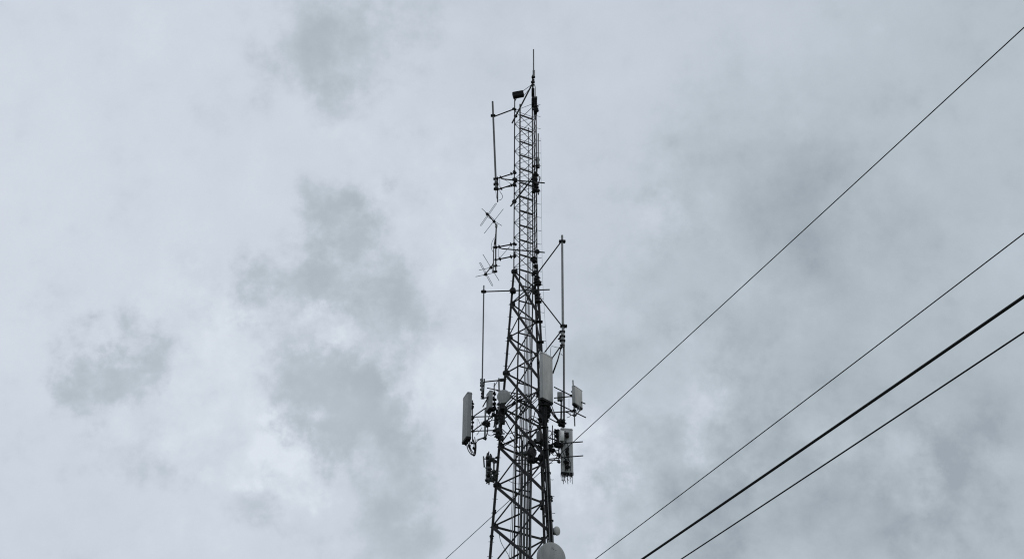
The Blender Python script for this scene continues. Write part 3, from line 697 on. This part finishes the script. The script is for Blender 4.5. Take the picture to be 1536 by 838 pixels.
# stub on the right leg and clamps
t = thing('junction_box', 'short dark horizontal canister clamped across lower right leg', 'junction box', P(820, 775, 50.8))
MB().path([P(813.8, 773.6, 50.75), P(826.5, 773.2, 50.75)], rad(3.6, P(820, 773, 50.75)), 12).build('canister', DARKBOX, t)
clamp(t, P(823, 773.3, 50.75), (1, 0, 0), .075, .12)
t = thing('junction_box', 'small dark box clamped to the lower left leg above the bottom node', 'junction box', P(741.6, 770, YL))
MB().box(P(741.8, 767.5, YL - .1), V((.055, 0, 0)), V((0, .07, 0)), V((.02, 0, .09)), .2).build('housing', BLACK, t); knot(t, P(741.5, 768, YL - .1), .08, 5, BLACK, 77)
t = thing('junction_box', 'small dark box on the left leg just above the picture foot', 'junction box', P(737, 810, YL))
MB().box(P(737.2, 805, YL - .1), V((.055, 0, .02)), V((0, .07, 0)), V((-.02, 0, .09)), .2).build('housing', BLACK, t); knot(t, P(737.5, 804.5, YL - .1), .09, 5, BLACK, 78)
t = thing('junction_box', 'dark clamp cluster on right leg where the slim mast begins', 'junction box', P(805, 430, YF - .1))
for i, (u, v, r) in enumerate(((800.5, 389, .13), (802, 392, .12), (803.5, 409, .13), (806, 417, .13), (808, 423, .11), (800, 412, .09), (806, 441, .14), (808, 446, .12), (803, 400, .10))): knot(t, P(u, v, YF - .1), r, 6, BLACK, 90 + i)
MB().lathe(P(811, 426.5, YF - .1), (0, -1, .1), [(0, .02), (0, .04), (.06, .04)], 10).build('cap', BLACK, t)

# ------------------------------------------------------------------ overhead wires
def wire(label, a, b, H, w, k=.0004):
    z = CAM.z + H; p = Pz(a[0], a[1], z); q = Pz(b[0], b[1], z); d = (q - p); L = d.length; d.normalize()
    pts = []
    for i in range(81):
        s = -16 + (L + 16 + 45) * i / 80
        pts.append(p + d * s + V((0, 0, k * ((s - L / 2) ** 2 - L * L / 4))))
    o = MB().path(pts, rad(w, p), 10).build('overhead_wire', BLACK)
    return tag(o, label, 'wire', 'overhead wires crossing the sky')
wire('hair-thin overhead wire, highest of the four, passing in front of the tower', (1536, 41.5), (668, 838), 8.4, 1.9, .0001)
wire('thin overhead wire running just above the thick cable', (1536, 350), (892.5, 838), 6.9, 2.0)
wire('thickest black overhead cable, between two thinner ones at right', (1536, 444.5), (963, 838), 6.3, 5.3)
wire('medium overhead cable, lowest of the four at right', (1536, 498), (1021.5, 838), 5.9, 2.8)

# ------------------------------------------------------------------ ground
g = MB(); n = 24
for i in range(n + 1):
    for j in range(n + 1):
        g.v.append(V((-2000 + 4000 * i / n, -2000 + 4000 * j / n, 0)))
for i in range(n):
    for j in range(n):
        a = i * (n + 1) + j; g.f.append((a, a + n + 1, a + n + 2, a + 1))
gr = g.build('ground', GRASS); gr['kind'] = 'structure'

# ------------------------------------------------------------------ light and sky
SUN_EL, SUN_AZ = 42, 76        # azimuth clockwise from +Y
sun = bpy.data.objects.new('sun', bpy.data.lights.new('sun', 'SUN'))
sun.data.energy = 1.0; sun.data.angle = R(25); sun.data.color = (1, .97, .93)
sd = V((math.sin(R(SUN_AZ)) * math.cos(R(SUN_EL)), math.cos(R(SUN_AZ)) * math.cos(R(SUN_EL)), math.sin(R(SUN_EL))))
sun.rotation_euler = sd.to_track_quat('Z', 'Y').to_euler(); COL.objects.link(sun)

W = bpy.data.worlds.new('World'); scene.world = W; W.use_nodes = True
nt = W.node_tree; n = nt.nodes; l = nt.links; n.clear()
out = n.new('ShaderNodeOutputWorld'); bg = n.new('ShaderNodeBackground'); bg.inputs[1].default_value = .1
l.new(bg.outputs[0], out.inputs[0])
sky = n.new('ShaderNodeTexSky'); sky.sky_type = 'NISHITA'; sky.sun_disc = False
sky.sun_elevation = R(SUN_EL); sky.sun_rotation = R(SUN_AZ); sky.air_density = 1; sky.dust_density = 3
tc = n.new('ShaderNodeTexCoord'); gen = tc.outputs['Generated']
def vm(op, a, b=None, s=None):
    q = n.new('ShaderNodeVectorMath'); q.operation = op
    for i, x in ((0, a), (1, b)):
        if x is None: continue
        if hasattr(x, 'is_linked'): l.new(x, q.inputs[i])
        else: q.inputs[i].default_value = x
    if s is not None: q.inputs['Scale'].default_value = s
    return q.outputs['Value'] if op in ('DISTANCE', 'DOT_PRODUCT', 'LENGTH') else q.outputs[0]
def mt(op, a, b=None, c=None, clamp=False):
    q = n.new('ShaderNodeMath'); q.operation = op; q.use_clamp = clamp
    for i, x in ((0, a), (1, b), (2, c)):
        if x is None: continue
        if hasattr(x, 'is_linked'): l.new(x, q.inputs[i])
        else: q.inputs[i].default_value = x
    return q.outputs[0]
def noise(vec, scale, detail, rough=.55, off=(0, 0, 0)):
    q = n.new('ShaderNodeTexNoise'); q.inputs['Scale'].default_value = scale; q.inputs['Detail'].default_value = detail
    q.inputs['Roughness'].default_value = rough
    l.new(vm('ADD', vec, off), q.inputs['Vector']); return q
w1 = noise(gen, 7, 2, .5); w2 = noise(gen, 22, 6, .6, (3, 1, 2))
wv = vm('ADD', gen, vm('SCALE', vm('SUBTRACT', w1.outputs['Color'], (.5, .5, .5)), None, .10))
wv = vm('ADD', wv, vm('SCALE', vm('SUBTRACT', w2.outputs['Color'], (.5, .5, .5)), None, .11))
def direction(u, v): return ray(u, v).normalized()
def field(blobs):
    tot = None
    for u, v, r, s in blobs:
        r *= 1.12
        dd = vm('DISTANCE', wv, tuple(direction(u, v)))
        mr = n.new('ShaderNodeMapRange'); mr.interpolation_type = 'SMOOTHSTEP'
        mr.inputs['From Min'].default_value = r / F; mr.inputs['From Max'].default_value = 0
        mr.inputs['To Min'].default_value = 0; mr.inputs['To Max'].default_value = s
        l.new(dd, mr.inputs['Value'])
        tot = mr.outputs[0] if tot is None else mt('ADD', tot, mr.outputs[0])
    return tot
PUFF = [(470, 60, 130, .55), (540, 110, 130, .42), (600, 20, 130, .38), (490, 320, 90, .75), (430, 430, 110, .7), (530, 390, 105, .75), (600, 470, 85, .7), (370, 440, 70, .5),
        (460, 550, 100, .85), (540, 590, 110, .8), (590, 690, 110, .65), (510, 790, 120, .65), (620, 790, 90, .6), (195, 515, 75, .75), (150, 565, 85, .8), (95, 600, 60, .6), (240, 570, 60, .35), (350, 710, 90, .62), (230, 690, 70, .5), (400, 750, 60, .4), (290, 760, 60, .4), (250, 570, 40, .4), (150, 660, 60, .35),
        (90, 460, 60, .25), (1110, 570, 150, .45), (960, 690, 110, .6), (1080, 740, 150, .55), (930, 500, 90, .35), (1430, 770, 150, .5), (1000, 340, 120, .3), (940, 810, 90, .4)]
VEIL = [(1200, 270, 220, .50), (1130, 200, 140, .25), (1250, 420, 220, .42), (1080, 350, 160, .38), (980, 480, 160, .3), (1110, 560, 170, .25), (1180, 780, 180, .6), (1080, 740, 170, .3),
        (1440, 780, 260, .45), (1400, 620, 190, .3), (1500, 560, 160, .3), (1330, 300, 160, .2), (1280, 520, 150, .25), (1180, 640, 170, .3), (1240, 700, 150, .25), (1300, 800, 120, .3), (900, 560, 90, .25), (760, 60, 150, .1), (1460, 330, 190, .3), (1430, 60, 210, .25), (960, 760, 130, .25), (0, 838, 300, .22), (300, 838, 200, .08), (0, 0, 260, .10), (1200, 300, 130, .2)]
BRIGHT = [(760, 640, 160, .5), (700, 500, 150, .30), (880, 740, 90, .6), (1040, 620, 80, .55), (1290, 720, 110, .5), (1340, 700, 80, .35), (1240, 640, 60, .35), (1500, 690, 60, .3), (1110, 680, 60, .35), (1010, 530, 70, .3), (1150, 480, 60, .25), (640, 300, 150, .3), (470, 492, 60, .5), (580, 545, 50, .45), (640, 650, 50, .4), (430, 640, 70, .3), (300, 500, 150, .25), (960, 380, 110, .25), (340, 600, 110, .25), (660, 620, 60, .2), (250, 620, 80, .15), (480, 478, 55, .5), (560, 525, 55, .45), (640, 560, 60, .4), (410, 500, 60, .4), (400, 640, 80, .4), (330, 450, 60, .3)]
fine = noise(gen, 17, 10, .62, (7, 2, 5)); broad = noise(gen, 3.2, 4, .5, (1, 8, 3)); mid = noise(gen, 42, 8, .6, (4, 4, 9))
fn = mt('SUBTRACT', fine.outputs['Fac'], .5); md = mt('SUBTRACT', mid.outputs['Fac'], .5)
fine2 = noise(gen, 11, 8, .58, (2, 9, 1)); fn2 = mt('SUBTRACT', fine2.outputs['Fac'], .5)
puff = mt('ADD', mt('ADD', field(PUFF), .02), mt('MULTIPLY', fn, 1.05)); puff = mt('ADD', puff, mt('MULTIPLY', md, .85))
ps = n.new('ShaderNodeMapRange'); ps.interpolation_type = 'SMOOTHSTEP'
ps.inputs['From Min'].default_value = .05; ps.inputs['From Max'].default_value = 1.10
l.new(puff, ps.inputs['Value'])
wisp = mt('SUBTRACT', field(BRIGHT), mt('MULTIPLY', fn, .8))
bs = n.new('ShaderNodeMapRange'); bs.interpolation_type = 'SMOOTHSTEP'
bs.inputs['From Min'].default_value = .02; bs.inputs['From Max'].default_value = .75
l.new(wisp, bs.inputs['Value'])
veil = field(VEIL); amp = mt('ADD', mt('ADD', mt('MULTIPLY', veil, .9), mt('MULTIPLY', bs.outputs[0], .7)), .34, None, True)
rightness = mt('MULTIPLY', vm('DOT_PRODUCT', gen, (1, 0, 0)), .85)
den = mt('ADD', mt('MULTIPLY', mt('MULTIPLY', ps.outputs[0], mt('ADD', mt('MULTIPLY', fn2, 1.6), .98)), .72), mt('MULTIPLY', veil, .80))
den = mt('SUBTRACT', den, mt('MULTIPLY', bs.outputs[0], .46))
den = mt('ADD', den, rightness)
den = mt('ADD', den, mt('MULTIPLY', mt('MULTIPLY', fn, amp), .8)); den = mt('ADD', den, mt('MULTIPLY', mt('MULTIPLY', md, amp), .42))
den = mt('ADD', den, mt('MULTIPLY', mt('SUBTRACT', broad.outputs['Fac'], .5), .35))
cr = n.new('ShaderNodeValToRGB'); l.new(mt('MULTIPLY_ADD', den, .55, .343, True), cr.inputs[0])
el = cr.color_ramp.elements
def srgb(r, g, b): return tuple(((c / 255 + .055) / 1.055) ** 2.4 * 10 for c in (r, g, b)) + (1,)
el[0].position = 0; el[0].color = srgb(224, 231, 240)
el[1].position = 1; el[1].color = srgb(157, 167, 176)
for p, c in ((.28, (205, 213, 224)), (.5, (189, 199, 208)), (.75, (174, 184, 192))):
    e = el.new(p); e.color = srgb(*c)
mx = n.new('ShaderNodeMix'); mx.data_type = 'RGBA'; mx.inputs['Factor'].default_value = .95
l.new(sky.outputs[0], mx.inputs['A']); l.new(cr.outputs[0], mx.inputs['B'])
l.new(mx.outputs['Result'], bg.inputs[0])

if DEBUG:
    for k in 'LRF':
        print(k, [(round(proj(on_leg(k, v))[0], 1), v) for v in (150, 250, 350, 410, 450, 528, 600, 700, 752, 808, 838)])
    print('lad', [tuple(round(x, 1) for x in proj(ladc(on_leg('L', v).z) - LD * LW) + proj(ladc(on_leg('L', v).z) + LD * LW)) for v in (150, 300, 450, 600, 740, 838)])
scene.cycles.filter_width = 1.15
scene.view_settings.view_transform = 'Standard'; scene.view_settings.look = 'None'
scene.view_settings.exposure = 0; scene.view_settings.gamma = 1; scene.view_settings.use_curve_mapping = False
